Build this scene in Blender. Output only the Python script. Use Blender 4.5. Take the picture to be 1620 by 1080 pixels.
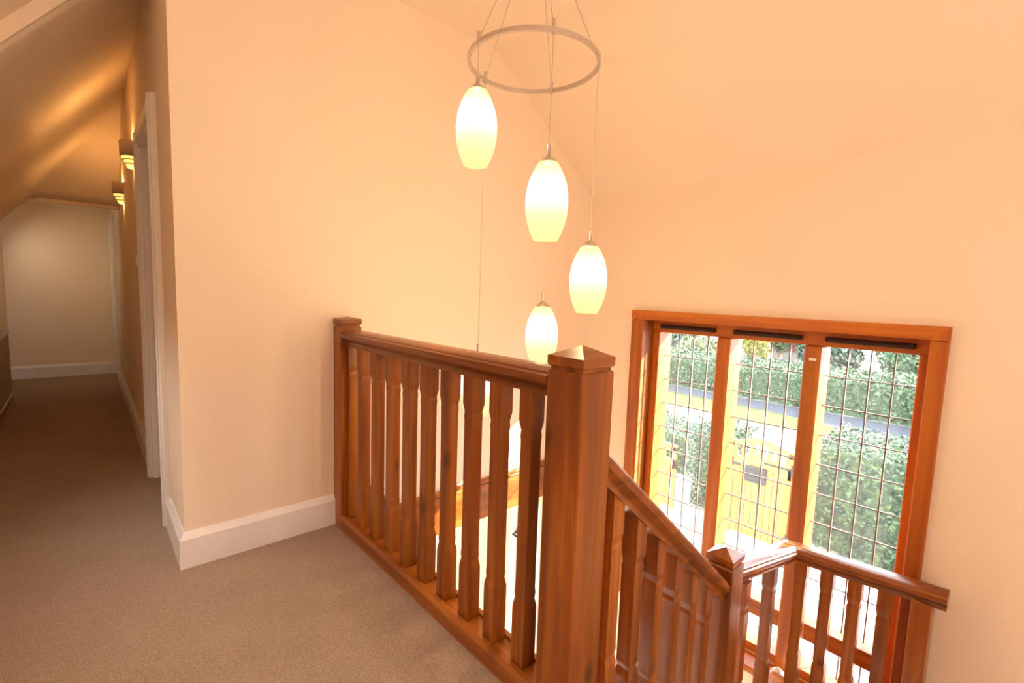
import bpy, bmesh, math, random
from mathutils import Vector
for o in list(bpy.data.objects): bpy.data.objects.remove(o)
random.seed(7)
S = 1.2                       # plan units to metres; landing carpet is z = 0, +Y runs down the corridor, +X goes to the window
sc = bpy.context.scene
COL = sc.collection

# ------------------------------------------------------------------ camera
F_PX, PITCH, ROLL, YAW = 752.834, 0.0987723, 0.0342427, 0.8310499
fw = Vector((math.cos(YAW)*math.cos(PITCH), math.sin(YAW)*math.cos(PITCH), -math.sin(PITCH)))
r0 = Vector((math.sin(YAW), -math.cos(YAW), 0)); u0 = r0.cross(fw)
rt = r0*math.cos(ROLL) + u0*math.sin(ROLL); up = -r0*math.sin(ROLL) + u0*math.cos(ROLL)
cam_d = bpy.data.cameras.new('camera'); cam = bpy.data.objects.new('camera', cam_d); COL.objects.link(cam)
cam_d.sensor_width = 36; cam_d.lens = 36*F_PX/1620; cam_d.clip_start = 0.02; cam_d.clip_end = 500
from mathutils import Matrix
M = Matrix.Identity(4)
for i in range(3): M[i][0], M[i][1], M[i][2] = rt[i], up[i], -fw[i]
M[2][3] = 1.0*S
cam.matrix_world = M
sc.camera = cam

# ------------------------------------------------------------------ world, sun, area lights, exposure
sc.view_settings.view_transform = 'Standard'; sc.view_settings.look = 'None'
sc.view_settings.gamma = 1; sc.view_settings.use_curve_mapping = False
sc.view_settings.exposure = 0.10
w = bpy.data.worlds.new('sky'); sc.world = w; w.use_nodes = True
bg = w.node_tree.nodes['Background']; bg.inputs[0].default_value = (0.86, 0.93, 1.0, 1); bg.inputs[1].default_value = 12.0
def lamp(name, kind, loc, direction, energy, color, **kw):
    d = bpy.data.lights.new(name, kind); d.energy = energy; d.color = color
    for k, v in kw.items(): setattr(d, k, v)
    o = bpy.data.objects.new(name, d); COL.objects.link(o); o.location = Vector(loc)*S
    if direction: o.rotation_euler = Vector(direction).to_track_quat('-Z', 'Y').to_euler()
    return o
AZ, EL = math.radians(41), math.radians(27)
lamp('sun', 'SUN', (8, -6, 8), (-math.cos(AZ)*math.cos(EL), math.sin(AZ)*math.cos(EL), -math.sin(EL)), 38, (1, 0.92, 0.78), angle=0.012)
lamp('landing_window_light', 'AREA', (-0.47, 1.35, 1.0), (.62, 0.0, -.78), 5.5, (1, 0.97, 0.94), shape='RECTANGLE', size=3.1, size_y=0.5, spread=math.radians(70))
lamp('near_fill_light', 'AREA', (0.8, -1.12, 1.15), (-0.05, 1, 0.0), 31, (1, 0.87, 0.75), shape='RECTANGLE', size=2.6, size_y=1.5)  # added ambient fill behind the camera; no window is built there
lamp('lobby_window_light', 'AREA', (-0.49, 6.3, 1.15), (1, 0.45, -0.5), 2.0, (1, 0.80, 0.48), shape='RECTANGLE', size=0.5, size_y=0.9, spread=math.radians(150))
lamp('hall_fill_light', 'AREA', (1.4, 3.4, -0.35), (0, 0, -1), 24, (1, 0.82, 0.62), shape='RECTANGLE', size=1.4, size_y=1.4)  # added area fill for the lower hall, not a ceiling lamp
sc.cycles.use_denoising = True
sc.cycles.max_bounces = 10; sc.cycles.diffuse_bounces = 6; sc.cycles.transparent_max_bounces = 16
sc.cycles.sample_clamp_indirect = 8
sc.cycles.caustics_reflective = False; sc.cycles.caustics_refractive = False

# ------------------------------------------------------------------ materials
def new_mat(name):
    m = bpy.data.materials.new(name); m.use_nodes = True
    nt = m.node_tree; return m, nt, nt.nodes['Principled BSDF']
def lin(c): return tuple((x/12.92 if x <= .04045 else ((x+.055)/1.055)**2.4) for x in c) + (1,)
def rgb(r, g, b): return lin((r/255, g/255, b/255))
def plain(name, col, rough=0.6, metal=0.0, noise=0.04, nscale=6, bump=0.0, bscale=80):
    m, nt, b = new_mat(name)
    b.inputs['Roughness'].default_value = rough; b.inputs['Metallic'].default_value = metal
    n = nt.nodes.new('ShaderNodeTexNoise'); n.inputs['Scale'].default_value = nscale; n.inputs['Detail'].default_value = 4
    r = nt.nodes.new('ShaderNodeValToRGB')
    r.color_ramp.elements[0].position = .3; r.color_ramp.elements[1].position = .7
    r.color_ramp.elements[0].color = tuple(max(0, c*(1-noise)) for c in col[:3])+(1,)
    r.color_ramp.elements[1].color = tuple(min(1, c*(1+noise)) for c in col[:3])+(1,)
    tc = nt.nodes.new('ShaderNodeTexCoord')
    nt.links.new(tc.outputs['Object'], n.inputs['Vector']); nt.links.new(n.outputs['Fac'], r.inputs['Fac'])
    nt.links.new(r.outputs['Color'], b.inputs['Base Color'])
    if bump:
        n2 = nt.nodes.new('ShaderNodeTexNoise'); n2.inputs['Scale'].default_value = bscale; n2.inputs['Detail'].default_value = 3
        bp = nt.nodes.new('ShaderNodeBump'); bp.inputs['Strength'].default_value = bump; bp.inputs['Distance'].default_value = 0.01
        nt.links.new(tc.outputs['Object'], n2.inputs['Vector']); nt.links.new(n2.outputs['Fac'], bp.inputs['Height'])
        nt.links.new(bp.outputs['Normal'], b.inputs['Normal'])
    return m
def wood(name, axis, dark, mid, light, rough=0.30, scale=1.0, knots=True):
    m, nt, b = new_mat(name)
    b.inputs['Roughness'].default_value = rough; b.inputs['Coat Weight'].default_value = .10 if knots else .0; b.inputs['Coat Roughness'].default_value = .16
    tc = nt.nodes.new('ShaderNodeTexCoord'); oi = nt.nodes.new('ShaderNodeObjectInfo')
    add = nt.nodes.new('ShaderNodeVectorMath'); add.operation = 'MULTIPLY_ADD'
    comb = nt.nodes.new('ShaderNodeCombineXYZ')
    for i in range(3): nt.links.new(oi.outputs['Random'], comb.inputs[i])
    add.inputs[1].default_value = (13, 17, 11)
    nt.links.new(comb.outputs[0], add.inputs[0]); nt.links.new(tc.outputs['Object'], add.inputs[2])
    mp = nt.nodes.new('ShaderNodeMapping'); sca = [22*scale]*3; sca[axis] = 1.3*scale; mp.inputs['Scale'].default_value = sca
    nt.links.new(add.outputs[0], mp.inputs['Vector'])
    n = nt.nodes.new('ShaderNodeTexNoise'); n.inputs['Scale'].default_value = 1.0; n.inputs['Detail'].default_value = 5; n.inputs['Distortion'].default_value = 0.6
    nt.links.new(mp.outputs[0], n.inputs['Vector'])
    r = nt.nodes.new('ShaderNodeValToRGB'); e = r.color_ramp.elements
    e[0].position = .28; e[0].color = dark; e[1].position = .72; e[1].color = light
    k = e.new(.5); k.color = mid
    nt.links.new(n.outputs['Fac'], r.inputs['Fac'])
    # broad board to board variation
    mp2 = nt.nodes.new('ShaderNodeMapping'); s2 = [9*scale]*3; s2[axis] = 0.25; mp2.inputs['Scale'].default_value = s2
    nt.links.new(add.outputs[0], mp2.inputs['Vector'])
    n2 = nt.nodes.new('ShaderNodeTexNoise'); n2.inputs['Detail'].default_value = 0; n2.inputs['Scale'].default_value = 1
    nt.links.new(mp2.outputs[0], n2.inputs['Vector'])
    mr = nt.nodes.new('ShaderNodeMapRange'); mr.inputs[1].default_value = .3; mr.inputs[2].default_value = .7; mr.inputs[3].default_value = .78; mr.inputs[4].default_value = 1.18
    nt.links.new(n2.outputs['Fac'], mr.inputs[0])
    mul = nt.nodes.new('ShaderNodeVectorMath'); mul.operation = 'SCALE'
    nt.links.new(r.outputs['Color'], mul.inputs[0]); nt.links.new(mr.outputs[0], mul.inputs['Scale'])
    out = mul.outputs[0]
    if knots:
        mp3 = nt.nodes.new('ShaderNodeMapping'); s3 = [7]*3; s3[axis] = 4.0; mp3.inputs['Scale'].default_value = s3
        nt.links.new(add.outputs[0], mp3.inputs['Vector'])
        v = nt.nodes.new('ShaderNodeTexVoronoi'); v.inputs['Scale'].default_value = .8; nt.links.new(mp3.outputs[0], v.inputs['Vector'])
        mk = nt.nodes.new('ShaderNodeMapRange'); mk.inputs[1].default_value = .05; mk.inputs[2].default_value = .16; mk.inputs[3].default_value = .45; mk.inputs[4].default_value = 1
        nt.links.new(v.outputs['Distance'], mk.inputs[0])
        mul2 = nt.nodes.new('ShaderNodeVectorMath'); mul2.operation = 'SCALE'
        nt.links.new(out, mul2.inputs[0]); nt.links.new(mk.outputs[0], mul2.inputs['Scale']); out = mul2.outputs[0]
    nt.links.new(out, b.inputs['Base Color'])
    bp = nt.nodes.new('ShaderNodeBump'); bp.inputs['Strength'].default_value = .08; bp.inputs['Distance'].default_value = .004
    nt.links.new(n.outputs['Fac'], bp.inputs['Height']); nt.links.new(bp.outputs['Normal'], b.inputs['Normal'])
    return m
WD = [wood('stained_pine_'+a, i, (.15,.036,.004,1), (.28,.076,.008,1), (.42,.138,.018,1)) for i, a in enumerate('xyz')]
WW = [wood('window_timber_'+a, i, (.31,.070,.006,1), (.44,.115,.010,1), (.54,.170,.016,1), .45, .8, False) for i, a in enumerate('xyz')]
WALL = plain('cream_wall_paint', (.88,.735,.575,1), .75, noise=.012, nscale=2, bump=.03, bscale=60)
CEIL = plain('cream_ceiling_paint', (.88,.735,.575,1), .8, noise=.01, nscale=2, bump=.02, bscale=60)
WHITE = plain('white_gloss_paint', (.84,.81,.78,1), .35, noise=.02)
PVC = plain('white_door_paint', (.85,.84,.82,1), .3, noise=.01)
STEEL = plain('brushed_steel', (.62,.57,.54,1), .32, 1.0, .05, 40)
VENT = plain('dark_brown_vent', (.030,.008,.004,1), .85)
LEAD = plain('lead_came', (.22,.17,.16,1), .6, .3, .1, 30)
BLACK = plain('black_iron', (.010,.010,.012,1), .7)
BOARD = plain('dark_letterbox_paint', (.012,.012,.014,1), .8)
PLASTER = plain('plaster_light_cream', (.50,.40,.32,1), .8)
HEATER = plain('heater_enamel', (.34,.24,.17,1), .5)
HEATTOP = plain('heater_top_enamel', (.62,.54,.45,1), .45)
GATEW = wood('gate_timber', 2, (.26,.11,.016,1), (.33,.15,.025,1), (.38,.19,.04,1), .6, .5, False)
HALLF = plain('pale_hall_floor', (.78,.72,.62,1), .4)
LAWN = plain('verge_grass', (.068,.074,.030,1), .9, noise=.3, nscale=3)
ROAD = plain('pale_tarmac', (.050,.053,.066,1), .9, noise=.1, nscale=4)
DRIVE = plain('pale_gravel_drive', (.32,.30,.27,1), .95, noise=.12, nscale=9)
for q in (LAWN, ROAD, DRIVE): q.node_tree.nodes['Principled BSDF'].inputs['Specular IOR Level'].default_value = 0
# carpet
def carpet():
    m, nt, b = new_mat('taupe_carpet'); b.inputs['Roughness'].default_value = 1; b.inputs['Specular IOR Level'].default_value = .05
    tc = nt.nodes.new('ShaderNodeTexCoord')
    n = nt.nodes.new('ShaderNodeTexNoise'); n.inputs['Scale'].default_value = 260; n.inputs['Detail'].default_value = 3
    n2 = nt.nodes.new('ShaderNodeTexNoise'); n2.inputs['Scale'].default_value = 2.5; n2.inputs['Detail'].default_value = 3
    for q in (n, n2): nt.links.new(tc.outputs['Object'], q.inputs['Vector'])
    r = nt.nodes.new('ShaderNodeValToRGB'); r.color_ramp.elements[0].position = .3; r.color_ramp.elements[1].position = .7
    r.color_ramp.elements[0].color = (.26,.182,.130,1); r.color_ramp.elements[1].color = (.49,.368,.28,1)
    nt.links.new(n.outputs['Fac'], r.inputs['Fac'])
    mr = nt.nodes.new('ShaderNodeMapRange'); mr.inputs[3].default_value = .88; mr.inputs[4].default_value = 1.1
    nt.links.new(n2.outputs['Fac'], mr.inputs[0])
    mul = nt.nodes.new('ShaderNodeVectorMath'); mul.operation = 'SCALE'
    nt.links.new(r.outputs['Color'], mul.inputs[0]); nt.links.new(mr.outputs[0], mul.inputs['Scale']); nt.links.new(mul.outputs[0], b.inputs['Base Color'])
    bp = nt.nodes.new('ShaderNodeBump'); bp.inputs['Strength'].default_value = .6; bp.inputs['Distance'].default_value = .006
    nt.links.new(n.outputs['Fac'], bp.inputs['Height']); nt.links.new(bp.outputs['Normal'], b.inputs['Normal'])
    return m
CARPET = carpet()
def glass(name, tint=(.96,.97,.97,1), gloss=.08):
    m = bpy.data.materials.new(name); m.use_nodes = True; nt = m.node_tree; nt.nodes.clear()
    o = nt.nodes.new('ShaderNodeOutputMaterial'); mx = nt.nodes.new('ShaderNodeMixShader'); t = nt.nodes.new('ShaderNodeBsdfTransparent')
    g = nt.nodes.new('ShaderNodeBsdfGlossy'); g.inputs['Roughness'].default_value = .01; t.inputs[0].default_value = tint
    f = nt.nodes.new('ShaderNodeFresnel'); f.inputs['IOR'].default_value = 1.45
    ge = nt.nodes.new('ShaderNodeNewGeometry'); mu = nt.nodes.new('ShaderNodeMath'); mu.operation = 'MULTIPLY'; iv = nt.nodes.new('ShaderNodeMath'); iv.operation = 'SUBTRACT'; iv.inputs[0].default_value = 1
    nt.links.new(ge.outputs['Backfacing'], iv.inputs[1]); nt.links.new(f.outputs[0], mu.inputs[0]); nt.links.new(iv.outputs[0], mu.inputs[1])
    nt.links.new(mu.outputs[0], mx.inputs[0]); nt.links.new(t.outputs[0], mx.inputs[1]); nt.links.new(g.outputs[0], mx.inputs[2])
    # translucent mix puts a glare veil over the view, partly dirty glass
    du = nt.nodes.new('ShaderNodeBsdfTranslucent'); du.inputs[0].default_value = (1,.98,.94,1); m2 = nt.nodes.new('ShaderNodeMixShader'); m2.inputs[0].default_value = .006
    nt.links.new(mx.outputs[0], m2.inputs[1]); nt.links.new(du.outputs[0], m2.inputs[2])
    nt.links.new(m2.outputs[0], o.inputs['Surface']); return m
GLASS = glass('window_glass')
def foliage(name, c0, c1, c2, scale=6):
    m, nt, b = new_mat(name); b.inputs['Roughness'].default_value = .6
    tc = nt.nodes.new('ShaderNodeTexCoord'); n = nt.nodes.new('ShaderNodeTexNoise'); n.inputs['Scale'].default_value = scale; n.inputs['Detail'].default_value = 6
    nt.links.new(tc.outputs['Object'], n.inputs['Vector'])
    r = nt.nodes.new('ShaderNodeValToRGB'); e = r.color_ramp.elements; e[0].position = .35; e[0].color = c0; e[1].position = .68; e[1].color = c2
    k = e.new(.5); k.color = c1
    nt.links.new(n.outputs['Fac'], r.inputs['Fac']); nt.links.new(r.outputs['Color'], b.inputs['Base Color']); return m
HEDGE = foliage('hedge_leaves', (.008,.022,.012,1), (.032,.065,.028,1), (.085,.125,.05,1))
HEDGE2 = foliage('far_hedge_leaves', (.010,.028,.012,1), (.036,.078,.026,1), (.09,.14,.05,1))
YELLOWF = foliage('yellow_conifer_leaves', (.12,.11,.01,1), (.2,.18,.02,1), (.28,.25,.05,1))
DARKF = foliage('dark_tree_leaves', (.01,.02,.014,1), (.035,.06,.035,1), (.09,.12,.07,1))
PALEF = foliage('pale_shrub_leaves', (.04,.06,.02,1), (.10,.13,.04,1), (.2,.22,.1,1))
BRICK = plain('red_brick', (.10,.03,.02,1), .9, noise=.25, nscale=14)
MORTAR = plain('brick_mortar', (.14,.12,.1,1), .95)
# frosted lamp shade: gives off light, hottest level with the bulb, and lets part of the bulb's light through
def shade_mat():
    m = bpy.data.materials.new('opal_lamp_glass'); m.use_nodes = True; nt = m.node_tree; nt.nodes.clear()
    o = nt.nodes.new('ShaderNodeOutputMaterial'); e = nt.nodes.new('ShaderNodeEmission'); t = nt.nodes.new('ShaderNodeBsdfTransparent')
    mx = nt.nodes.new('ShaderNodeMixShader'); mx.inputs[0].default_value = .22
    tc = nt.nodes.new('ShaderNodeTexCoord'); sp = nt.nodes.new('ShaderNodeSeparateXYZ'); nt.links.new(tc.outputs['Generated'], sp.inputs[0])
    r = nt.nodes.new('ShaderNodeValToRGB'); el = r.color_ramp.elements
    el[0].position = 0; el[0].color = (.86,.88,.30,1); el[1].position = 1; el[1].color = (.80,.78,.30,1)
    for p, c in ((.30,(1.0,1.0,.42,1)), (.48,(1.0,1.0,.80,1)), (.60,(1,1,1,1)), (.76,(1,1,.92,1)), (.90,(.98,.95,.50,1))):
        k = el.new(p); k.color = c
    nt.links.new(sp.outputs['Z'], r.inputs[0]); nt.links.new(r.outputs[0], e.inputs[0]); e.inputs[1].default_value = 1.25
    nt.links.new(e.outputs[0], mx.inputs[1]); nt.links.new(t.outputs[0], mx.inputs[2]); nt.links.new(mx.outputs[0], o.inputs['Surface']); return m
SHADE = shade_mat()
def emit(name, c, s):
    m = bpy.data.materials.new(name); m.use_nodes = True; nt = m.node_tree; b = nt.nodes['Principled BSDF']
    b.inputs['Base Color'].default_value = c; b.inputs['Emission Color'].default_value = c; b.inputs['Emission Strength'].default_value = s; return m
GLOW = emit('lamplit_plaster', (1, .62, .16, 1), 1.3)

# ------------------------------------------------------------------ mesh helpers (all coordinates in plan units)
def org(o): return getattr(o, 'org', None)
ORG = {}
class MB:
    def __init__(s): s.v = []; s.f = []; s.sm = []
    def add(s, vs, fs, smooth=False):
        n = len(s.v); s.v += [tuple(p) for p in vs]; s.f += [tuple(i+n for i in f) for f in fs]; s.sm += [smooth]*len(fs); return s
    def box(s, x0, x1, y0, y1, z0, z1, ch=0.0):
        if ch <= 0:
            vs = [(x,y,z) for z in (z0,z1) for y in (y0,y1) for x in (x0,x1)]
            return s.add(vs, [(0,2,3,1),(4,5,7,6),(0,1,5,4),(2,6,7,3),(0,4,6,2),(1,3,7,5)])
        bm = bmesh.new(); bmesh.ops.create_cube(bm, size=1)
        for v in bm.verts: v.co = ((x0+x1)/2+v.co.x*(x1-x0), (y0+y1)/2+v.co.y*(y1-y0), (z0+z1)/2+v.co.z*(z1-z0))
        bmesh.ops.bevel(bm, geom=bm.edges[:], offset=ch, segments=1, affect='EDGES', profile=.5)
        bm.verts.index_update(); s.add([v.co[:] for v in bm.verts], [[v.index for v in f.verts] for f in bm.faces]); bm.free(); return s
    def lathe(s, cx, cy, prof, n=32, smooth=True, a0=0, a1=2*math.pi):
        full = abs(a1-a0-2*math.pi) < 1e-6; m = n if full else n+1
        vs = [(cx+r*math.cos(a0+(a1-a0)*k/n), cy+r*math.sin(a0+(a1-a0)*k/n), z) for r, z in prof for k in range(m)]
        fs = []
        for j in range(len(prof)-1):
            for k in range(n):
                k2 = (k+1) % m
                fs.append((j*m+k, j*m+k2, (j+1)*m+k2, (j+1)*m+k))
        return s.add(vs, fs, smooth)
    def tube(s, a, b, r, n=8):
        a = Vector(a); b = Vector(b); d = (b-a).normalized(); t = d.orthogonal().normalized(); q = d.cross(t)
        vs = [p + (t*math.cos(2*math.pi*k/n)+q*math.sin(2*math.pi*k/n))*r for p in (a,b) for k in range(n)]
        fs = [(k,(k+1)%n,n+(k+1)%n,n+k) for k in range(n)]
        s.add([v[:] for v in vs], fs, True); s.add([v[:] for v in vs], [tuple(range(n-1,-1,-1)), tuple(range(n,2*n))]); return s
    def prism(s, pts, vec):
        n = len(pts); v = Vector(vec); vs = [tuple(p) for p in pts]+[tuple(Vector(p)+v) for p in pts]
        fs = [tuple(range(n-1,-1,-1)), tuple(range(n,2*n))]+[(k,(k+1)%n,n+(k+1)%n,n+k) for k in range(n)]
        return s.add(vs, fs)
    def sweep(s, prof, path):
        """prof: closed list (side, height); path: points; sections stay upright and mitre in plan"""
        P = [Vector(p) for p in path]; n = len(prof); vs = []
        for i, p in enumerate(P):
            d0 = (P[i]-P[i-1]).to_2d().normalized() if i else (P[1]-P[0]).to_2d().normalized()
            d1 = (P[i+1]-P[i]).to_2d().normalized() if i < len(P)-1 else d0
            n0 = Vector((-d0.y, d0.x)); n1 = Vector((-d1.y, d1.x)); m = (n0+n1); m = m/max(m.dot(n0), .2) if m.length > 1e-6 else n0
            for a, h in prof: vs.append((p.x+m.x*a, p.y+m.y*a, p.z+h))
        fs = []
        for i in range(len(P)-1):
            for k in range(n): fs.append((i*n+k, i*n+(k+1)%n, (i+1)*n+(k+1)%n, (i+1)*n+k))
        fs += [tuple(range(n-1,-1,-1)), tuple(range((len(P)-1)*n, len(P)*n))]
        return s.add(vs, fs)
    def build(s, name, mat, parent=None, origin=None, fix=True):
        if parent is not None: o0 = Vector(ORG[parent.name])
        if origin is None:
            if parent is not None: origin = o0
            else:
                xs, ys, zs = zip(*s.v); origin = ((min(xs)+max(xs))/2, (min(ys)+max(ys))/2, min(zs))
        origin = Vector(origin)
        me = bpy.data.meshes.new(name)
        me.from_pydata([tuple((Vector(v)-origin)*S) for v in s.v], [], s.f)
        me.polygons.foreach_set('use_smooth', s.sm)
        if fix:
            bm = bmesh.new(); bm.from_mesh(me); bmesh.ops.recalc_face_normals(bm, faces=bm.faces); bm.to_mesh(me); bm.free()
        me.materials.append(mat); me.update()
        o = bpy.data.objects.new(name, me); COL.objects.link(o)
        if parent is not None: o.parent = parent; o.location = (origin-o0)*S
        else: o.location = origin*S
        ORG[o.name] = tuple(origin)
        return o
def thing(name, loc, label, cat, group=None):
    o = bpy.data.objects.new(name, None); COL.objects.link(o); o.location = Vector(loc)*S; o.empty_display_size = .1
    ORG[o.name] = tuple(loc); o['label'] = label; o['category'] = cat
    if group: o['group'] = group
    return o
def tag(o, label=None, cat=None, group=None, kind=None):
    if label: o['label'] = label
    if cat: o['category'] = cat
    if group: o['group'] = group
    if kind: o['kind'] = kind
    return o
def struct(name, mb, mat, label=None, cat=None, parent=None):
    o = mb.build(name, mat, parent)
    if parent is None: tag(o, label, cat, kind='structure')
    return o
def dup(o, d, parent=None):
    c = o.copy(); COL.objects.link(c); c.parent = parent if parent else o.parent
    c.location = o.location + Vector(d)*S; ORG[c.name] = tuple(Vector(ORG[o.name])+Vector(d))
    for ch in list(o.children):
        if ch.type != 'LIGHT': k = ch.copy(); COL.objects.link(k); k.parent = c; ORG[k.name] = ORG[ch.name]
        else: k = ch.copy(); COL.objects.link(k); k.parent = c
    return c

# ------------------------------------------------------------------ room shell
XW, YB, XL = 2.414, 1.942, -0.52       # window wall, back wall of the stairwell, left wall
ZH, ZL = -2.17, -0.80                  # hall floor, quarter landing
ZC = 2.22
def xw(y): return 0.243 + 0.0095*(y-YB)  # corridor wall face
ZE = 1.62
m = MB(); m.box(XL-.1, .83, -1.25, .62, -.23, 0); m.box(XL-.1, .865, .62, YB+.05, -.23, 0); m.box(XL-.1, .35, YB+.05, 6.8, -.23, 0)
struct('floor', m, CARPET, 'taupe cut-pile carpet of the landing and corridor', 'carpet')
struct('floor_upper_room', MB().box(.35, XW, YB+.12, 5.2, -.225, -.01), CEIL, 'floor slab of the room behind the stairwell wall', 'floor').name = 'floor_room'
struct('floor_hall', MB().box(-1.2, XW+.25, -1.25, 5.2, ZH-.1, ZH), HALLF, 'pale hall floor at the foot of the stairwell', 'floor')
# back wall of the stairwell, gable topped
pts = [(.243,YB,0),(.243,YB,ZC),(1.6,YB,ZC),(XW,YB,ZE),(XW,YB,-.20),(.87,YB,-.20),(.87,YB,0)]
struct('wall_back', MB().prism(pts, (0,.12,0)), WALL, 'cream gable wall behind the hanging lamps', 'wall')
# corridor wall with door opening
def cw(mb, y0, y1, z0, z1, t=.12):
    mb.prism([(xw(y0),y0,z0),(xw(y1),y1,z0),(xw(y1)+t,y1,z0),(xw(y0)+t,y0,z0)], (0,0,z1-z0))
DY0, DY1, DZ = 2.36, 2.975, 1.66
m = MB(); cw(m, YB+.12, DY0, 0, ZC); cw(m, DY0, DY1, DZ, ZC); cw(m, DY1, 6.8, 0, ZC)
struct('wall_corridor', m, WALL, 'cream wall along the right of the corridor', 'wall')
struct('wall_end', MB().box(XL-.1, .42, 6.7, 6.8, 0, 1.75), WALL, 'cream wall at the far end of the corridor', 'wall')
struct('wall_left', MB().box(XL-.1, XL, -1.25, 6.7, 0, 1.9), WALL, 'cream wall on the left of the corridor', 'wall')
struct('wall_near', MB().box(XL-.1, XW+.3, -1.35, -1.25, ZH, ZC+.05), WALL, 'wall behind the camera', 'wall')
# window wall
YA, YZ, ZA, ZZ = .263, 1.509, -.80, .882      # window opening
EY0, EY1, EZ = 2.27, 2.60, -.50               # lower glazed door opening
WT = .24
m = MB()
m.box(XW, XW+WT, -1.35, YA, ZH, 1.75); m.box(XW, XW+WT, YA, YZ, ZZ, 1.75); m.box(XW, XW+WT, YA, YZ, ZH, ZA)
m.box(XW, XW+WT, YZ, EY0, ZH, 1.75); m.box(XW, XW+WT, EY0, EY1, EZ, 1.75); m.box(XW, XW+WT, EY1, 5.3, ZH, 1.75)
struct('wall_window', m, WALL, 'cream outer wall around the tall window', 'wall')
struct('wall_hall', MB().box(-1.2, XW, 4.6, 4.7, ZH, -.23), WALL, 'cream wall of the lower hall', 'wall')
struct('wall_hall_left', MB().box(-1.3, -1.2, -1.35, 4.7, ZH, -.23), WALL, 'wall of the lower hall under the landing', 'wall')
# ceilings
sl = (ZC-ZE)/(XW-1.6)
struct('ceiling', MB().box(.2, 1.6, -1.35, YB+.12, ZC, ZC+.06), CEIL, 'flat cream ceiling above the landing', 'ceiling')
struct('ceiling_slope', MB().prism([(1.6,-1.35,ZC),(XW+.1,-1.35,ZE-.1*sl),(XW+.1,-1.35,ZE+.1),(1.6,-1.35,ZC+.06)], (0,YB+1.47,0)), CEIL, 'sloping cream ceiling above the window wall', 'ceiling')
ta = math.tan(math.radians(50))
def za(x): return 2.2 - ta*(.27-x)
struct('ceiling_landing_slope', MB().prism([(.235,-1.35,za(.235)+.055),(XL-.1,-1.35,za(XL-.1)+.055),(XL-.1,-1.35,za(XL-.1)+.20),(.235,-1.35,za(.235)+.20)], (0,3.55,0)), CEIL, 'sloping ceiling over the left of the landing', 'ceiling')
m = MB(); m.prism([(.235,2.18,za(.235)-.004),(XL-.1,2.18,za(XL-.1)-.004),(XL-.1,2.18,za(XL-.1)+.08),(.235,2.18,za(.235)+.08)], (0,.02,0)); struct('trim_7', m, CEIL, 'narrow upright step between the landing slope and the lower corridor slope', 'trim')
# hip coming down to the lobby opening, with a curved run-in to the slope
m = MB(); yh, zh = 5.1, 1.586
rows = []
NY, NX = 36, 24
for j in range(NY+1):
    y = 2.2 + (yh-2.2)*j/NY
    row = []
    for i in range(NX+1):
        x = -.56 + (.40+.56)*i/NX
        a, b = za(x), zh + (yh-y)*.78
        rd = .03+.24*min(1, 1-(y-3.2)/1.9); h = max(.0, 1-abs(a-b)/rd)
        row.append((x, y, min(a, b) - rd*h*h*h/6))
    rows.append(row)
vs = [p for r_ in rows for p in r_]; fs = []
for j in range(NY):
    for i in range(NX):
        q = j*(NX+1)+i; fs.append((q, q+1, q+NX+2, q+NX+1))
m.add(vs, fs, True)
hip = m.build('ceiling_corridor', CEIL); tag(hip, 'sloping corridor ceiling with a hipped end above the lobby opening', 'ceiling', kind='structure')
sol = hip.modifiers.new('thick', 'SOLIDIFY'); sol.thickness = .04*S; sol.offset = 1
struct('ceiling_lobby', MB().box(XL-.1, .42, 5.1, 6.8, 1.715, 1.775), CEIL, 'low flat ceiling of the lobby', 'ceiling')
m = MB(); m.prism([(-.262,5.085,zh-.012),(.42,5.085,zh-.012),(.42,5.085,1.80),(-.08,5.085,1.80)], (0,.06,0))
struct('trim_4', m, CEIL, 'plastered header above the lobby opening', 'trim')
m = MB(); m.prism([(-.27,5.6,1.716),(-.15,5.6,1.716),(-.19,5.6,1.665),(-.22,5.6,1.665)], (0,.9,0))
struct('trim_5', m, CEIL, 'small tapered boxing under the lobby ceiling', 'trim')
# baseboards
SK = [(0,0),(.018,0),(.018,.105),(.004,.128),(0,.128)]
def skirt(name, pts, label, parent=None):
    a, b = Vector(pts[0]), Vector(pts[1])
    m = MB(); m.sweep([(p[0], p[1]) for p in SK], pts)
    return struct(name, m, WHITE, label, 'baseboard')
skirt('baseboard_back', [(.772,YB,0),(.243,YB,0),(.243,YB+.42-.04,0)][:2] , 'white skirting along the gable wall')
m = MB(); m.sweep(SK, [(.772,YB,0),(.243-.0,YB,0),(xw(DY0-.045),DY0-.045,0)]);
bpy.data.objects.remove(bpy.data.objects['baseboard_back']); struct('baseboard_back', m, WHITE, 'white skirting turning the corner of the gable wall', 'baseboard')
m = MB(); m.sweep([(a,b) for a,b in SK], [(xw(DY1+.045),DY1+.045,0),(xw(6.0),6.0,0)][::1]); struct('baseboard_corridor', m, WHITE, 'white skirting along the right of the corridor', 'baseboard')
m = MB(); m.sweep(SK, [(.30,6.7,0),(XL,6.7,0)]); struct('baseboard_end', m, WHITE, 'white skirting on the wall at the end of the corridor', 'baseboard')
m = MB(); m.sweep(SK, [(XW,YA-.1,ZH),(XW,-1.2,ZH)]); 
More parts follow.
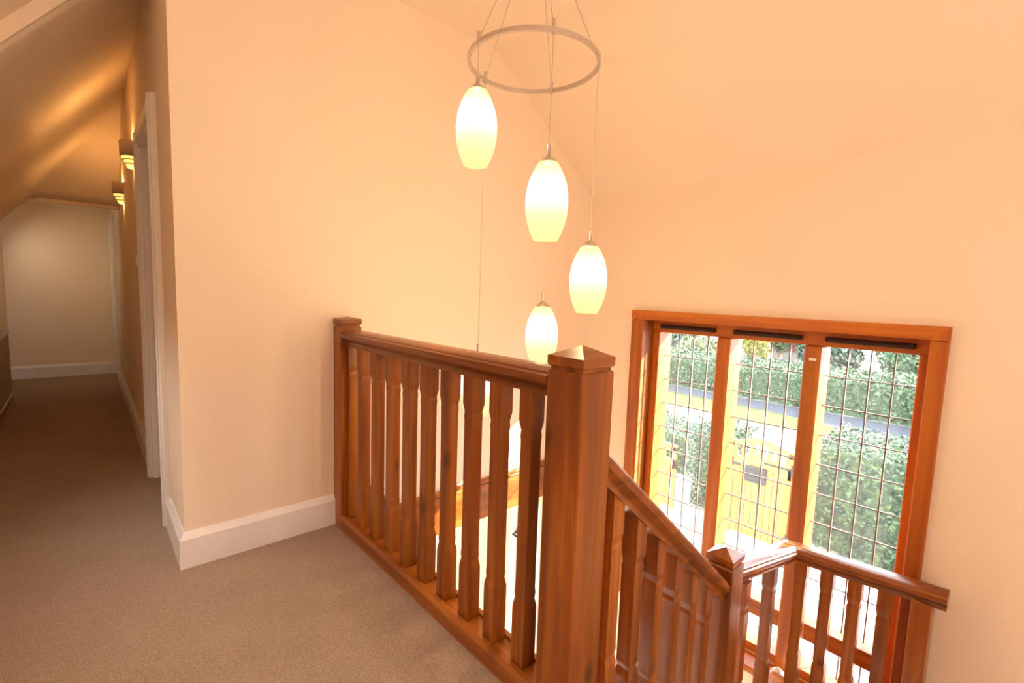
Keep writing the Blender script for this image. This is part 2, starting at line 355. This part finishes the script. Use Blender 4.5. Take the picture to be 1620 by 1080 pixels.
# door in the corridor wall
m = MB(); m.box(xw(DY0)-.006, xw(DY0)+.15, DY0, DY0+.022, 0, DZ, .002); m.box(xw(DY1)-.006, xw(DY1)+.15, DY1-.022, DY1, 0, DZ, .002)
m.box(xw(DY0)-.006, xw(DY0)+.15, DY0, DY1, DZ-.022, DZ, .002)
lining = MB(); lining.v, lining.f, lining.sm = m.v, m.f, m.sm
door = thing('door_1', (xw(DY0)+.08, (DY0+DY1)/2, 0), 'white door frame in the corridor wall beside the landing', 'door'); door['kind'] = 'structure'
m.build('door_lining', WHITE, door)
def casing(prnt, y0, y1, z0, z1):
    o = MB().box(xw(y0)-.022, xw(y0)+.004, y0, y1, z0, z1, .005).build('casing', WHITE, prnt)
    MB().box(xw(y0)-.028, xw(y0)-.02, y0+(y1-y0)*.3, y0+(y1-y0)*.62, z0, z1, .003).build('moulding', WHITE, o)
casing(door, DY0-.055, DY0+.006, 0, DZ+.05); casing(door, DY1-.006, DY1+.055, 0, DZ+.05)
MB().box(xw(2.6)-.022, xw(2.6)+.004, DY0+.006, DY1-.006, DZ-.006, DZ+.05, .005).build('casing', WHITE, door)
MB().box(xw(DY1)+.02, xw(DY1)+.10, DY1-.034, DY1-.022, 0, DZ-.02, .002).build('door_stop', WHITE, door)
leaf = MB().box(xw(2.6)+.105, xw(2.6)+.14, DY0+.022, DY1-.022, .006, DZ-.024, .003).build('door_leaf', WHITE, door)
for z in (.12, .9):
    MB().box(xw(2.6)+.098, xw(2.6)+.107, DY0+.12, DY1-.12, z, z+.62, .004).build('raised_panel', WHITE, leaf)
MB().tube((xw(2.6)+.10, DY0+.07, .84), (xw(2.6)+.06, DY0+.07, .84), .01).tube((xw(2.6)+.06, DY0+.07, .84), (xw(2.6)+.06, DY0+.15, .84), .008).build('door_handle', STEEL, leaf)
# far doorway trim at the end of the corridor wall
m = MB(); m.box(xw(6.1)-.024, xw(6.1), 6.02, 6.09, 0, 1.62, .004); m.box(xw(6.1)-.012, xw(6.1), 6.09, 6.62, 1.55, 1.62, .004); m.box(xw(6.6)-.024, xw(6.6), 6.62, 6.69, 0, 1.62, .004)
struct('trim_6', m, WHITE, 'white door casing at the far end of the corridor', 'trim')
# timber apron round the stairwell
m = MB(); m.box(.87, XW, YB-.018, YB, -.222, -.012, .002); struct('trim_1', m, WD[0], 'stained timber apron board along the gable wall at floor level', 'trim')
m = MB(); m.box(.87, XW, YB-.032, YB-.001, -.022, .002, .006); m.box(.87, XW, YB-.025, YB-.001, -.036, -.024, .003)
struct('trim_2', m, WD[0], 'moulded stained timber lip above the apron board', 'trim')
m = MB(); m.box(.865, .883, .725, YB-.018, -.222, -.004, .002); struct('trim_3', m, WD[1], 'stained timber apron board under the landing edge', 'trim')

# ------------------------------------------------------------------ the tall window
win = thing('window_1', (XW, (YA+YZ)/2, ZA), 'tall three-light timber window with leaded panes and dark head vents', 'window'); win['kind'] = 'structure'
def wb(name, mat, x0,x1,y0,y1,z0,z1, ch=.003, parent=win): return MB().box(x0,x1,y0,y1,z0,z1,ch).build(name, mat, parent)
CW = .056
wb('architrave', WW[2], XW-.026, XW+.002, YZ, YZ+CW+.022, ZA-.0, ZZ, .006)
wb('architrave', WW[2], XW-.026, XW+.002, YA-CW, YA, ZA, ZZ, .006)
MB().prism([(XW-.026,YZ,ZZ),(XW-.026,YZ+CW+.022,ZZ+CW-.004),(XW-.026,YA-CW,ZZ+CW-.004),(XW-.026,YA,ZZ)], (.028,0,0)).build('architrave', WW[1], win)
MB().prism([(XW-.026,YZ,ZZ),(XW-.026,YZ+CW+.022,ZZ),(XW-.026,YZ+CW+.022,ZZ+CW-.004)], (.028,0,0)).build('architrave', WW[2], win)
MB().prism([(XW-.026,YA,ZZ),(XW-.026,YA-CW,ZZ),(XW-.026,YA-CW,ZZ+CW-.004)], (.028,0,0)).build('architrave', WW[2], win)
wb('reveal_lining', WW[2], XW, 2.52, YZ, YZ+.02, ZA, ZZ, .001)
wb('reveal_lining', WW[2], XW, 2.52, YA-.02, YA, ZA, ZZ, .001)
wb('reveal_lining', WW[1], XW, 2.52, YA, YZ, ZZ-.001, ZZ+.02, .001)
wb('window_sill', WW[1], XW-.03, 2.50, YA-.05, YZ+.05, ZA-.03, ZA+.004, .006)
X0, X1, XG = 2.50, 2.64, 2.58
LT = [(1.1226,1.465), (.7116,1.052), (.302,.641)]
wb('frame_head', WW[1], X0, X1, YA, YZ, .812, ZZ)
wb('frame_jamb', WW[2], X0, X1, 1.465, YZ, ZA, .812); wb('frame_jamb', WW[2], X0, X1, YA, .302, ZA, .812)
wb('mullion', WW[2], X0-.012, X1, 1.052, 1.1226, ZA, .812, .006); mul2 = wb('mullion', WW[2], X0-.012, X1, .641, .7116, ZA, .812, .006)
MB().box(X0-.0145, X0-.0125, .658, .687, .744, .756).build('white_sticker', PVC, mul2)['label'] = 'small white sticker'
for y0, y1 in LT:
    wb('transom', WW[1], X0+.01, X1, y0, y1, -.60, -.52)
    wb('frame_bottom_rail', WW[1], X0+.01, X1, y0, y1, ZA, ZA+.045)
    v = MB().box(X0-.022, X0+.001, y0+.012, y1-.012, .834, .858, .004).build('trickle_vent', VENT, win); v['label'] = 'dark brown trickle vent'
    MB().box(X0-.027, X0-.021, y0+.03, y1-.03, .841, .851, .002).build('vent_flap', VENT, v)
    for (zt, zb, nr) in ((.812, -.52, 9), (-.60, ZA+.045, 1)):
        zs = [zt - .142*k for k in range(nr)] + [zb]; ys = [y0+(y1-y0)*k/4 for k in range(5)]
        g = .0022
        for a in range(len(zs)-1):
            for b in range(4):
                MB().box(XG-.002, XG+.002, ys[b]+g, ys[b+1]-g, zs[a+1]+g, zs[a]-g).build('pane', GLASS, win)
        for b in range(1, 4): MB().box(XG-.0045, XG+.0045, ys[b]-g-.0005, ys[b]+g+.0005, zb, zt).build('lead_came', LEAD, win)
        for a in range(1, len(zs)-1): MB().box(XG-.004, XG+.004, y0, y1, zs[a]-g, zs[a]+g).build('lead_came', LEAD, win)

# lower glazed door and white door in the hall
d2 = thing('door_2', (XW, (EY0+EY1)/2, ZH), 'narrow white glazed door in the hall below, seen between balusters', 'door'); d2['kind'] = 'structure'
MB().box(XW+.0, XW+.09, EY1-.045, EY1, ZH, EZ, .003).build('frame', PVC, d2); MB().box(XW+.0, XW+.09, EY0, EY0+.03, ZH, EZ, .003).build('frame', PVC, d2)
MB().box(XW+.0, XW+.09, EY0+.03, EY1-.045, EZ-.04, EZ, .003).build('frame', PVC, d2)
MB().box(XW+.03, XW+.07, EY0+.03, EY1-.045, -.845, -.80, .003).build('glazing_bar', PVC, d2)
MB().box(XW+.03, XW+.07, EY1-.075, EY1-.045, ZH, EZ-.04, .003).build('leaf_stile', PVC, d2); MB().box(XW+.03, XW+.07, EY0+.03, EY0+.055, ZH, EZ-.04, .003).build('leaf_stile', PVC, d2)
MB().box(XW+.048, XW+.052, EY0+.055, EY1-.075, ZH+.02, -.845).build('pane', GLASS, d2); MB().box(XW+.048, XW+.052, EY0+.055, EY1-.075, -.80, EZ-.04).build('pane', GLASS, d2)
MB().tube((XW+.03, EY1-.06, -.83), (XW-.02, EY1-.06, -.83), .008).tube((XW-.02, EY1-.06, -.83), (XW-.02, EY1-.13, -.83), .007).build('door_handle', BLACK, d2)
d3 = thing('door_3', (XW, 3.9, ZH), 'pale door with a dark knob further along the hall below', 'door'); d3['kind'] = 'structure'
MB().box(XW-.03, XW-.001, 3.5, 4.25, ZH, -.52, .004).build('door_leaf', PVC, d3)
MB().box(XW-.036, XW-.028, 3.68, 4.1, ZH+.2, ZH+.75, .004).build('raised_panel', PVC, d3); MB().box(XW-.036, XW-.028, 3.68, 4.1, ZH+.9, -.62, .004).build('raised_panel', PVC, d3)
MB().tube((XW-.03, 3.6, -1.37), (XW-.08, 3.6, -1.37), .02, 16).build('knob', BLACK, d3)

# ------------------------------------------------------------------ balustrades
RP = [(-.028,-.062),(.028,-.062),(.030,-.052),(.026,-.044),(.044,-.030),(.047,-.020),(.047,-.012),(.040,-.008),(.038,-.004),(.030,0),(.015,.004),(-.015,.004),(-.030,0),(-.038,-.004),(-.040,-.008),(-.047,-.012),(-.047,-.020),(-.044,-.030),(-.026,-.044),(-.030,-.052)]
def newel(parent, x0, x1, y0, y1, z0, zg, zp, name='newel_post'):
    """zg top of shaft (groove), zp apex of the pyramid cap"""
    o = MB().box(x0, x1, y0, y1, z0, zg, .0035).build(name, WD[2], parent)
    MB().box(x0+.006, x1-.006, y0+.006, y1-.006, zg-.002, zg+.010).build('neck_groove', WD[2], o)
    zt = zg+.010+.021; cx, cy = (x0+x1)/2, (y0+y1)/2
    m = MB(); b = [(x0,y0),(x1,y0),(x1,y1),(x0,y1)]; e = .003
    vs = [(x+(e if x==x0 else -e), y+(e if y==y0 else -e), zg+.008) for x,y in b]+[(x,y,zg+.012) for x,y in b]+[(x,y,zt) for x,y in b]+[(cx,cy,zp)]
    fs = [(3,2,1,0)]+[(k,(k+1)%4,4+(k+1)%4,4+k) for k in range(4)]+[(4+k,4+(k+1)%4,8+(k+1)%4,8+k) for k in range(4)]+[(8+k,8+(k+1)%4,12) for k in range(4)]
    m.add(vs, fs); m.build('newel_cap', WD[0], o)
    return o
def baluster(mb, cx, cy, z0, z1, w=.0220, n=.0182, zl=None, zu=None, sh=0.0):
    """square section, waisted between zl and zu with curved shoulders; sh = top shear for a raking rail (dz/dx)"""
    zl = zl if zl is not None else z0+.19; zu = zu if zu is not None else z1-.115
    st = [(w,z0),(w,zl-.022),(w-.0008,zl-.016),(w-.004,zl+.002),(n+.0008,zl+.016),(n,zl+.03),(n,zu-.03),(n+.0008,zu-.016),(w-.004,zu-.002),(w-.0008,zu+.016),(w,zu+.022),(w,z1)]
    vs = []
    for i, (h, z) in enumerate(st):
        for sx, sy in ((-1,-1),(1,-1),(1,1),(-1,1)):
            zz = z + (sh*sx*h if i == len(st)-1 else 0) + (sh*sx*h if i == 0 else 0)
            vs.append((cx+sx*h, cy+sy*h, zz))
    fs = [(3,2,1,0), tuple(range(len(vs)-4, len(vs)))]
    for i in range(len(st)-1):
        for k in range(4): fs.append((i*4+k, i*4+(k+1)%4, i*4+4+(k+1)%4, i*4+4+k))
    return mb.add(vs, fs)
# landing balustrade
lb = thing('balustrade', (.824, 1.3, 0), 'level stained timber balustrade along the landing carpet edge, between two square posts', 'balustrade')
n1 = newel(lb, .772, .882, .622, .726, -.25, .838, .893)
n1['label'] = 'thick near newel post with pyramid cap'
n0 = newel(lb, .772, .862, 1.868, YB-.002, 0.0, .846, .885)
MB().sweep(RP, [(.818, 1.868, .832), (.818, .726, .832)]).build('handrail', WD[1], lb)
m = MB()
m.sweep([(-.048,0),(.048,0),(.048,.045),(.040,.056),(.026,.056),(.026,.048),(-.026,.048),(-.026,.056),(-.040,.056),(-.048,.045)], [(.818, 1.868, 0), (.818, .726, 0)])
m.build('base_rail', WD[1], lb)
b0 = None
for k in range(10):
    y = .8145+.1167*k
    if b0 is None: b0 = baluster(MB(), .818, y, .049, .772, zl=.225, zu=.668).build('baluster', WD[2], lb, origin=(.818,y,.049))
    else: dup(b0, (0, .1167*k, 0))
# raking balustrade down the flight
fb = thing('balustrade', (1.27, .674, -.4), 'raking timber balustrade following the stair flight down to a lower newel post', 'balustrade')
SLP = -.83
def zr(x): return .652 + SLP*(x-.889)    # top of the raking rail
n2 = newel(fb, 1.644, 1.742, .623, .721, ZL-.02, .066, .120)
n2['label'] = 'lower newel post with sunlit pyramid cap'
MB().sweep([(a, b*1.28) for a, b in RP], [(.882, .674, zr(.882)), (1.644, .674, zr(1.644))]).build('handrail', WD[0], fb)
def zn(x): return -.03 + (ZL/5/.2)*(x-.83)*1.0 + .02   # top of string
m = MB(); m.prism([(.882,.640,zn(.882)),(1.644,.640,zn(1.644)),(1.644,.640,zn(1.644)-.26),(.882,.640,zn(.882)-.26)], (0,.034,0)); m.build('stair_string', WD[0], fb)
m = MB(); m.prism([(.882,.628,zn(.882)+.02),(1.644,.628,zn(1.644)+.02),(1.644,.628,zn(1.644)-.012),(.882,.628,zn(.882)-.012)], (0,.092,0)); m.build('base_rail', WD[0], fb)
b1 = None
for k in range(6):
    x = .976+.1125*k
    z0, z1 = zn(x)+.015, zr(x)-.078
    if b1 is None: b1 = baluster(MB(), x, .674, z0, z1, w=.0232, n=.0208, sh=SLP).build('baluster', WD[2], fb, origin=(x,.674,z0)); bx, bz = x, z0
    else: dup(b1, (x-bx, 0, zr(x)-zr(bx)))
# level guard in front of the window
gb = thing('guard_rail', (2.2, .5, ZL), 'level timber guard rail with a mitred corner on the quarter landing before the tall window', 'balustrade')
GX = 2.30
pA, pB, pC = Vector((1.7455,.703,.006)), Vector((GX+.02,.640,-.070)), Vector((GX+.02,.118,-.034))
MB().sweep(RP, [tuple(pA), tuple(pB), tuple(pC)]).build('handrail', WD[1], gb)
ZB = ZL+.075
m = MB(); m.sweep([(-.045,-.05),(.045,-.05),(.045,-.01),(.035,0),(-.035,0),(-.045,-.01)], [(1.7455,.703,ZB),(GX+.02,.640,ZB),(GX+.02,.12,ZB)]); m.build('base_rail', WD[1], gb)
b2 = None
for x, y in ((1.915,.683),(2.145,.660),(GX+.018,.588),(GX+.018,.490),(GX+.018,.392),(GX+.018,.294)):
    if b2 is None: b2 = baluster(MB(), x, y, ZB-.004, -.10, w=.0235, n=.0208).build('baluster', WD[2], gb, origin=(x,y,ZB)); gx, gy = x, y
    else: dup(b2, (x-gx, y-gy, 0))
MB().box(GX-.03, XW-.027, .155, .215, ZL, -.088, .003).build('half_newel', WD[2], gb)
m = MB(); m.box(2.372, 2.412, .640, .690, ZL+.006, ZL+.05, .002); e = .004
m.add([(2.368,.636,ZL+.05),(2.416,.636,ZL+.05),(2.416,.694,ZL+.05),(2.368,.694,ZL+.05),(2.392,.665,ZL+.085)], [(3,2,1,0),(0,1,4),(1,2,4),(2,3,4),(3,0,4)])
m.build('corner_block', WHITE, gb)['label'] = 'small pyramid-topped wooden block coloured sunlit white'  # white colour stands in for sun on the wood
# staircase
st = thing('staircase', (1.27, .1, ZL), 'timber stair flight dropping from the landing edge to the quarter landing', 'stairs')
for k in range(1, 5):
    z = ZL/5*k; x = .83+.2*(k-1)
    MB().box(x-.02, x+.21, -.45, .612, z-.022, z, .004).build('tread', CARPET, st)
for k in range(5):
    z = ZL/5*k; x = .83+.2*k
    MB().box(x, x+.015, -.45, .612, z+ZL/5, z-.02, .001).build('riser', CARPET, st)
MB().box(1.745, XW-.03, -.45, .615, ZL-.15, ZL, .003).build('quarter_landing', CARPET, st)

# ------------------------------------------------------------------ chandelier
CX, CY, RHO, ZR = 1.151, 1.202, .2145, 1.7625
ch = thing('pendant_light', (CX, CY, ZR), 'five-lamp pendant light with a steel ring and opal glass shades over the stairwell', 'ceiling light')
m = MB(); n = 96; ri, ro, h = RHO-.0052, RHO+.0052, .0065
vs = []; 
for k in range(n):
    a = 2*math.pi*k/n; c, s = math.cos(a), math.sin(a)
    vs += [(CX+ri*c,CY+ri*s,ZR-h),(CX+ro*c,CY+ro*s,ZR-h),(CX+ro*c,CY+ro*s,ZR+h),(CX+ri*c,CY+ri*s,ZR+h)]
fs = [tuple(((k*4+i), (k*4+(i+1)%4), (((k+1)%n)*4+(i+1)%4), (((k+1)%n)*4+i))) for k in range(n) for i in range(4)]
m.add(vs, fs, False); m.build('ring', STEEL, ch)
m = MB(); m.lathe(CX, CY, [(.0,ZC-.045),(.055,ZC-.045),(.062,ZC-.038),(.062,ZC)], 40); m.build('ceiling_rose', STEEL, ch)
CORD = plain('pendant_cord', (.55,.46,.38,1), .5)
zt0 = 1.623
shade0 = None
for az, zt in ((174,1.623), (-119,1.392), (-47,1.172), (27,.958), (99,.757)):
    a = math.radians(az); x, y = CX+RHO*math.cos(a), CY+RHO*math.sin(a)
    MB().tube((x,y,ZR+.006), (CX+.03*math.cos(a), CY+.03*math.sin(a), ZC-.04), .0016, 6).build('suspension_cord', CORD, ch)
    MB().tube((x,y,ZR-.012), (x,y,ZR+.030), .0058, 12).build('ring_clamp', STEEL, ch)
    MB().tube((x,y,ZR-.012), (x,y,zt+.045), .0014, 6).build('lamp_cord', CORD, ch)
    if shade0 is None:
        # opal shade, open at the foot
        R = .064; H = .228; prof = []
        for k in range(21):
            t = k/20; u = (t-.51)/(.51 if t < .51 else .49)
            r = R*(1-abs(u)**2.2*(.57 if u < 0 else .44))
            prof.append((r, zt-H*t))
        shade0 = MB().lathe(x, y, prof, 40).build('lamp_shade', SHADE, ch, origin=(x,y,zt)); sx, sy, sz = x, y, zt
        cp = [(.0058,.050),(.0058,.020),(.008,.018),(.0275,.001),(.0285,-.003)]
        cap = MB(); cap.lathe(x, y, [(r_, zt+z_) for r_, z_ in cp], 32); cap.build('lamp_cap', STEEL, shade0)
        d = bpy.data.lights.new('bulb', 'POINT'); d.energy = 12; d.color = (1, .70, .34); d.shadow_soft_size = .0
        L = bpy.data.objects.new('bulb', d); COL.objects.link(L); L.parent = shade0; L.location = (0,0,-.11*S)
    else: dup(shade0, (x-sx, y-sy, zt-sz))

# ------------------------------------------------------------------ wall lights, switch, heater
def sconce(y, zt, label, s=1.0):
    x = xw(y); r, h = .062*s, .082*s
    t = thing('wall_light', (x, y, zt), label, 'wall light', 'plaster wall lights in the corridor')
    A0, A1 = math.pi/2, 3*math.pi/2
    m = MB(); m.lathe(x, y, [(r-.006,zt-.002),(r-.006,zt),(r,zt),(r,zt-h),(r-.006,zt-h),(r-.006,zt-.002)], 24, True, A0, A1); m.build('plaster_body', PLASTER, t)
    z = zt-h; rr = r
    for k in range(3):
        r1, r2 = rr*.99, rr*.80
        g = MB(); g.lathe(x, y, [(r1*.93,z),(r2,z-.015*s)], 20, True, A0, A1); g.build('glowing_slot', GLOW, t)
        z -= .015*s; rr = rr*.80
        if k < 2:
            g = MB(); g.lathe(x, y, [(rr*1.0,z),(rr*1.04,z),(rr*1.04,z-.005*s),(rr*.9,z-.005*s)], 20, True, A0, A1); g.build('plaster_tier', PLASTER, t); z -= .005*s
    g = MB(); g.lathe(x, y, [(rr,z),(0.001,z-.010*s)], 20, True, A0, A1); g.build('glowing_tip', GLOW, t)
    for nm, zz, e in (('up_bulb', zt+.006, 2.2), ('down_bulb', z-.018*s, .35)):
        d = bpy.data.lights.new(nm, 'POINT'); d.energy = e; d.color = (1, .55, .18); d.shadow_soft_size = .004
        L = bpy.data.objects.new(nm, d); COL.objects.link(L); L.parent = t; L.location = (-.022*S, 0, (zz-zt)*S)
sconce(3.42, 1.757, 'nearer plaster wall light glowing beside the white door frame')
sconce(4.45, 1.688, 'farther plaster wall light near the end of the corridor')
ls = thing('light_switch', (xw(3.45), 3.45, 1.09), 'small white light switch on the corridor wall below the wall lights', 'switch')
MB().box(xw(3.45)-.008, xw(3.45), 3.42, 3.49, 1.09, 1.155, .002).build('plate', PVC, ls); MB().box(xw(3.45)-.013, xw(3.45)-.008, 3.445, 3.465, 1.108, 1.135, .002).build('rocker', PVC, ls)
ht = thing('heater', (-.478, 4.9, 0), 'low storage heater against the left wall of the corridor', 'heater')
MB().box(XL+.003, -.437, 4.2, 5.64, .055, .535, .006).build('body', HEATER, ht)
MB().box(XL+.003, -.432, 4.195, 5.65, .535, .568, .006).build('top_panel', HEATTOP, ht)
MB().box(XL+.003, -.433, 4.2, 5.645, .035, .06, .003).build('plinth', HEATTOP, ht)
for y in (4.3, 5.52): MB().box(XL+.01, -.445, y, y+.05, 0, .04, .002).build('foot', HEATTOP, ht)

# ------------------------------------------------------------------ garden and street outside
G = -2.45
def land(name, x0, x1, y0, y1, mat, label, cat, dz=0): struct(name, MB().box(x0, x1, y0, y1, G-.3, G+dz), mat, label, cat)
land('ground_drive', 2.66, 17.7, -14, 16, DRIVE, 'pale sunlit drive outside the window', 'ground')
NEAR = [(12.0,-14),(14.9,1.8),(15.3,2.7)]
NV = [(15.3,2.7),(14.5,3.6),(14.3,5.0),(14.5,16)]; FV = [(16.7,16),(16.3,5.6),(15.9,3.9)]
struct('ground_verge', MB().prism([(x,y,G-.3) for x,y in NV+FV], (0,0,.303)), LAWN, 'sunlit grass verge in front of the road', 'ground')
struct('ground_road', MB().prism([(x,y,G-.3) for x,y in NEAR+FV[::-1]+[(16.9,24),(17.7,24),(17.7,-14)]], (0,0,.302)), ROAD, 'pale tarmac road between verge and far hedge', 'road')
land('ground_far', 17.71, 60, -30, 50, DRIVE, 'pale ground beyond the far hedge', 'ground')
def leafy(name, mat, label, cat, surf, count, size, core, group=None):
    """core: inner mass; surf(): random surface point + normal; leaves are small folded cards"""
    rnd = random.Random(hash(label) % 9999 if False else len(label)*31+count)
    m = MB(); core(m)
    for _ in range(count):
        p, nn = surf(rnd); p = Vector(p); nn = Vector(nn)
        d = (nn + Vector((rnd.uniform(-1,1), rnd.uniform(-1,1), rnd.uniform(-1,1)))*.9).normalized()
        t = d.orthogonal().normalized(); q = d.cross(t); an = rnd.uniform(0, 6.28); t, q = t*math.cos(an)+q*math.sin(an), q*math.cos(an)-t*math.sin(an)
        sz = size*rnd.uniform(.6, 1.3); p = p + nn*rnd.uniform(-.5, 1.0)*size
        m.add([tuple(p-t*sz*.5), tuple(p+q*sz*.3+d*sz*.1), tuple(p+t*sz*.5), tuple(p-q*sz*.3+d*sz*.1)], [(0,1,2,3)])
    o = m.build(name, mat, fix=False); tag(o, label, cat, group); return o
def hedge(x0, x1, y0, y1, z1, mat, label, count, size):
    def core(m): m.box(x0+.06, x1-.06, y0+.06, y1-.06, G, z1-.06)
    A = [(y1-y0)*(z1-G), (x1-x0)*(y1-y0), (x1-x0)*(z1-G)]
    def surf(r):
        u = r.uniform(0, A[0]+A[1]+2*A[2])
        wob = .05*math.sin(7*r.random())
        if u < A[0]: return (x0+wob, r.uniform(y0,y1), r.uniform(G,z1)), (-1,0,.2)
        if u < A[0]+A[1]: return (r.uniform(x0,x1), r.uniform(y0,y1), z1+wob), (0,0,1)
        if u < A[0]+A[1]+A[2]: return (r.uniform(x0,x1), y0, r.uniform(G,z1)), (0,-1,.2)
        return (r.uniform(x0,x1), y1, r.uniform(G,z1)), (0,1,.2)
    return leafy('hedge', mat, label, 'hedge', surf, count, size, core)
hedge(7.7, 9.1, -3.0, 1.93, -.98, HEDGE, 'dense green hedge right of the wooden gate', 16000, .065)
hedge(7.6, 8.5, 3.05, 3.66, -1.12, HEDGE, 'dark green hedge between the two wooden gates', 5000, .06)
hedge(8.75, 10.2, 4.35, 7.0, -1.66, HEDGE, 'clipped hedge behind the left-hand gate', 4500, .07)
hedge(17.8, 20.6, -4, 14, -1.33, HEDGE2, 'long clipped hedge across the road', 20000, .13)
def tree(name, mat, x, y, r, h, label, count, size, trunk=True, squash=1.0, z0=None):
    base = G if z0 is None else z0
    t = thing(name, (x,y,base), label, 'tree')
    m = MB(); cz = base+h-r*squash
    m.lathe(x, y, [(.001,cz-r*.8*squash),(r*.6,cz-r*.55*squash),(r*.8,cz),(r*.6,cz+r*.55*squash),(.001,cz+r*.8*squash)], 12, False)
    rnd = random.Random(int(x*100+y*10))
    for _ in range(count):
        a, b = rnd.uniform(0, 6.283), rnd.uniform(-1, 1); c = math.sqrt(1-b*b); nn = Vector((c*math.cos(a), c*math.sin(a), b))
        k = rnd.uniform(.75, 1.08) + .08*math.sin(a*5)*math.cos(b*6); p = Vector((x+nn.x*r*k, y+nn.y*r*k, cz+nn.z*r*k*squash))
        d = (nn+Vector((rnd.uniform(-1,1), rnd.uniform(-1,1), rnd.uniform(-1,1)))).normalized(); tt = d.orthogonal().normalized(); q = d.cross(tt); sz = size*rnd.uniform(.6,1.3)
        m.add([tuple(p-tt*sz*.5), tuple(p+q*sz*.3), tuple(p+tt*sz*.5), tuple(p-q*sz*.3)], [(0,1,2,3)])
    m.build('foliage', mat, t, fix=False)
    MB().lathe(x, y, [(.12,base),(.08,base+max(.2,h-2*r*squash)+r*.4)], 10).build('trunk', plain('bark', (.16,.10,.06,1), .9) if 'bark' not in bpy.data.materials else bpy.data.materials['bark'], t)
tree('conifer', YELLOWF, 24.5, 9.05, .65, 2.6, 'golden yellow conifer beyond the far hedge', 2200, .16, squash=1.7)
tree('conifer', HEDGE2, 25.6, 8.35, .40, 2.8, 'slim green conifer beside the golden one', 1400, .15, squash=2.2)
tree('conifer', HEDGE2, 24.0, 6.75, .4, 2.6, 'small green conifer right of the brick house front', 1200, .15, squash=2.2)
tree('shrub', PALEF, 22.5, 11.0, 1.0, 1.75, 'pale loose shrub left of the golden conifer', 2200, .2, squash=.75)
tree('shrub', DARKF, 25.2, 14.0, 1.2, 2.2, 'grey green shrub at the far left beyond the hedge', 2200, .2, squash=.75)
tree('broad_tree', DARKF, 22.4, 5.45, 1.0, 2.35, 'dark green tree beyond the hedge in the right light', 3600, .2, squash=.9)
tree('broad_tree', HEDGE2, 22.8, 2.3, 1.5, 2.25, 'bright green bushy tree behind the right of the far hedge', 3600, .2, squash=.6)
tree('broad_tree', PALEF, 30, 3.0, 2.6, 3.6, 'pale distant tree at the right edge of the view', 3200, .3, squash=.6)
# brick house front beyond
hs = thing('house', (27.0, 8.55, G), 'red brick house front beyond the far hedge', 'house')
MB().box(27.06, 31, 7.9, 9.25, G, .6).build('wall_core', MORTAR, hs)
bk = None
for j in range(18):
    for i in range(5):
        y = 7.93 + i*.262 + (.13 if j % 2 else 0); z = G+1.0+j*.112
        if y+.25 > 9.3: continue
        if bk is None: bk = MB().box(27.0, 27.07, y, y+.245, z, z+.095).build('brick', BRICK, hs, origin=(27.0,y,z)); by, bz_ = y, z
        else: dup(bk, (0, y-by, z-bz_))
MB().prism([(26.8,7.6,.6),(31.2,7.6,.6),(29,7.6,1.6)], (0,1.95,0)).build('roof', MORTAR, hs)
# wooden gates
def gate(y0, y1, label, arch, zs, hinges=True, holes=6):
    x = 7.1; t = thing('garden_gate', (x, (y0+y1)/2, G), label, 'gate')
    n = max(3, int((y1-y0)/.095)); wd = (y1-y0-.12)/n
    def top(y): u = (y-(y0+y1)/2)/((y1-y0)/2); return zs + arch*(math.cos(u*math.pi/1.0)+1)/2
    for k in range(n):
        a = y0+.06+k*wd; b = a+wd-.008
        MB().prism([(x,a,G+.06),(x,b,G+.06),(x,b,top(b)-.30),(x,a,top(a)-.30)], (.025,0,0)).build('plank', GATEW, t)
    for yy in (y0, y1-.055): MB().box(x-.02, x+.04, yy, yy+.055, G+.03, top(yy)-.02, .004).build('stile', GATEW, t)
    m = MB(); N = 20
    pts = [(x-.02, y0+(y1-y0)*k/N, top(y0+(y1-y0)*k/N)) for k in range(N+1)]; pts2 = [(p[0], p[1], p[2]-.09) for p in pts]
    m.prism(pts+pts2[::-1], (.06,0,0)); m.build('arched_top_rail', GATEW, t)
    m = MB(); m.prism([(p[0], p[1], p[2]-.235) for p in pts]+[(p[0], p[1], p[2]-.30) for p in pts2[::-1]][:], (.05,0,0)); m.build('middle_rail', GATEW, t)
    for k in range(holes+1):
        yy = y0+.06+(y1-y0-.12)*k/holes; MB().box(x, x+.02, yy-.028, yy+.028, top(yy)-.26, top(yy)-.08, .002).build('short_bar', GATEW, t)
    MB().box(x-.02, x, y0+.05, y1-.05, G+.15, G+.24, .003).build('bottom_rail', GATEW, t)
    if hinges:
        for z in (zs-.25, G+.2):
            MB().box(x-.028, x-.02, y0-.02, y0+.36, z, z+.03, .002).box(x-.032, x-.02, y0-.05, y0+.01, z-.07, z+.09, .002).build('iron_hinge', BLACK, t)
        MB().box(x-.035, x-.02, y1-.16, y1+.02, zs-.36, zs-.32, .003).build('iron_latch', BLACK, t)
    return t
gt = gate(2.03, 2.86, 'arched wooden garden gate with a dark letterbox, seen in the middle light', .10, -1.02)
MB().box(7.03, 7.09, 2.34, 2.64, -1.56, -1.34, .006).build('letterbox', BOARD, gt); MB().box(7.02, 7.035, 2.37, 2.61, -1.42, -1.39, .003).build('letterbox_flap', BLACK, gt)
gate(3.72, 4.75, 'wooden garden gate at the left, seen in the left light', .03, -1.36, False, 6)
for y, l in ((2.95, 'slim dark post left of the arched gate'), (1.94, 'slim dark post between arched gate and right hedge')):
    o = MB().box(7.08, 7.16, y-.035, y+.035, G, -1.12 if y > 2.5 else -1.5, .004).build('gate_post', BLACK); tag(o, l, 'post')
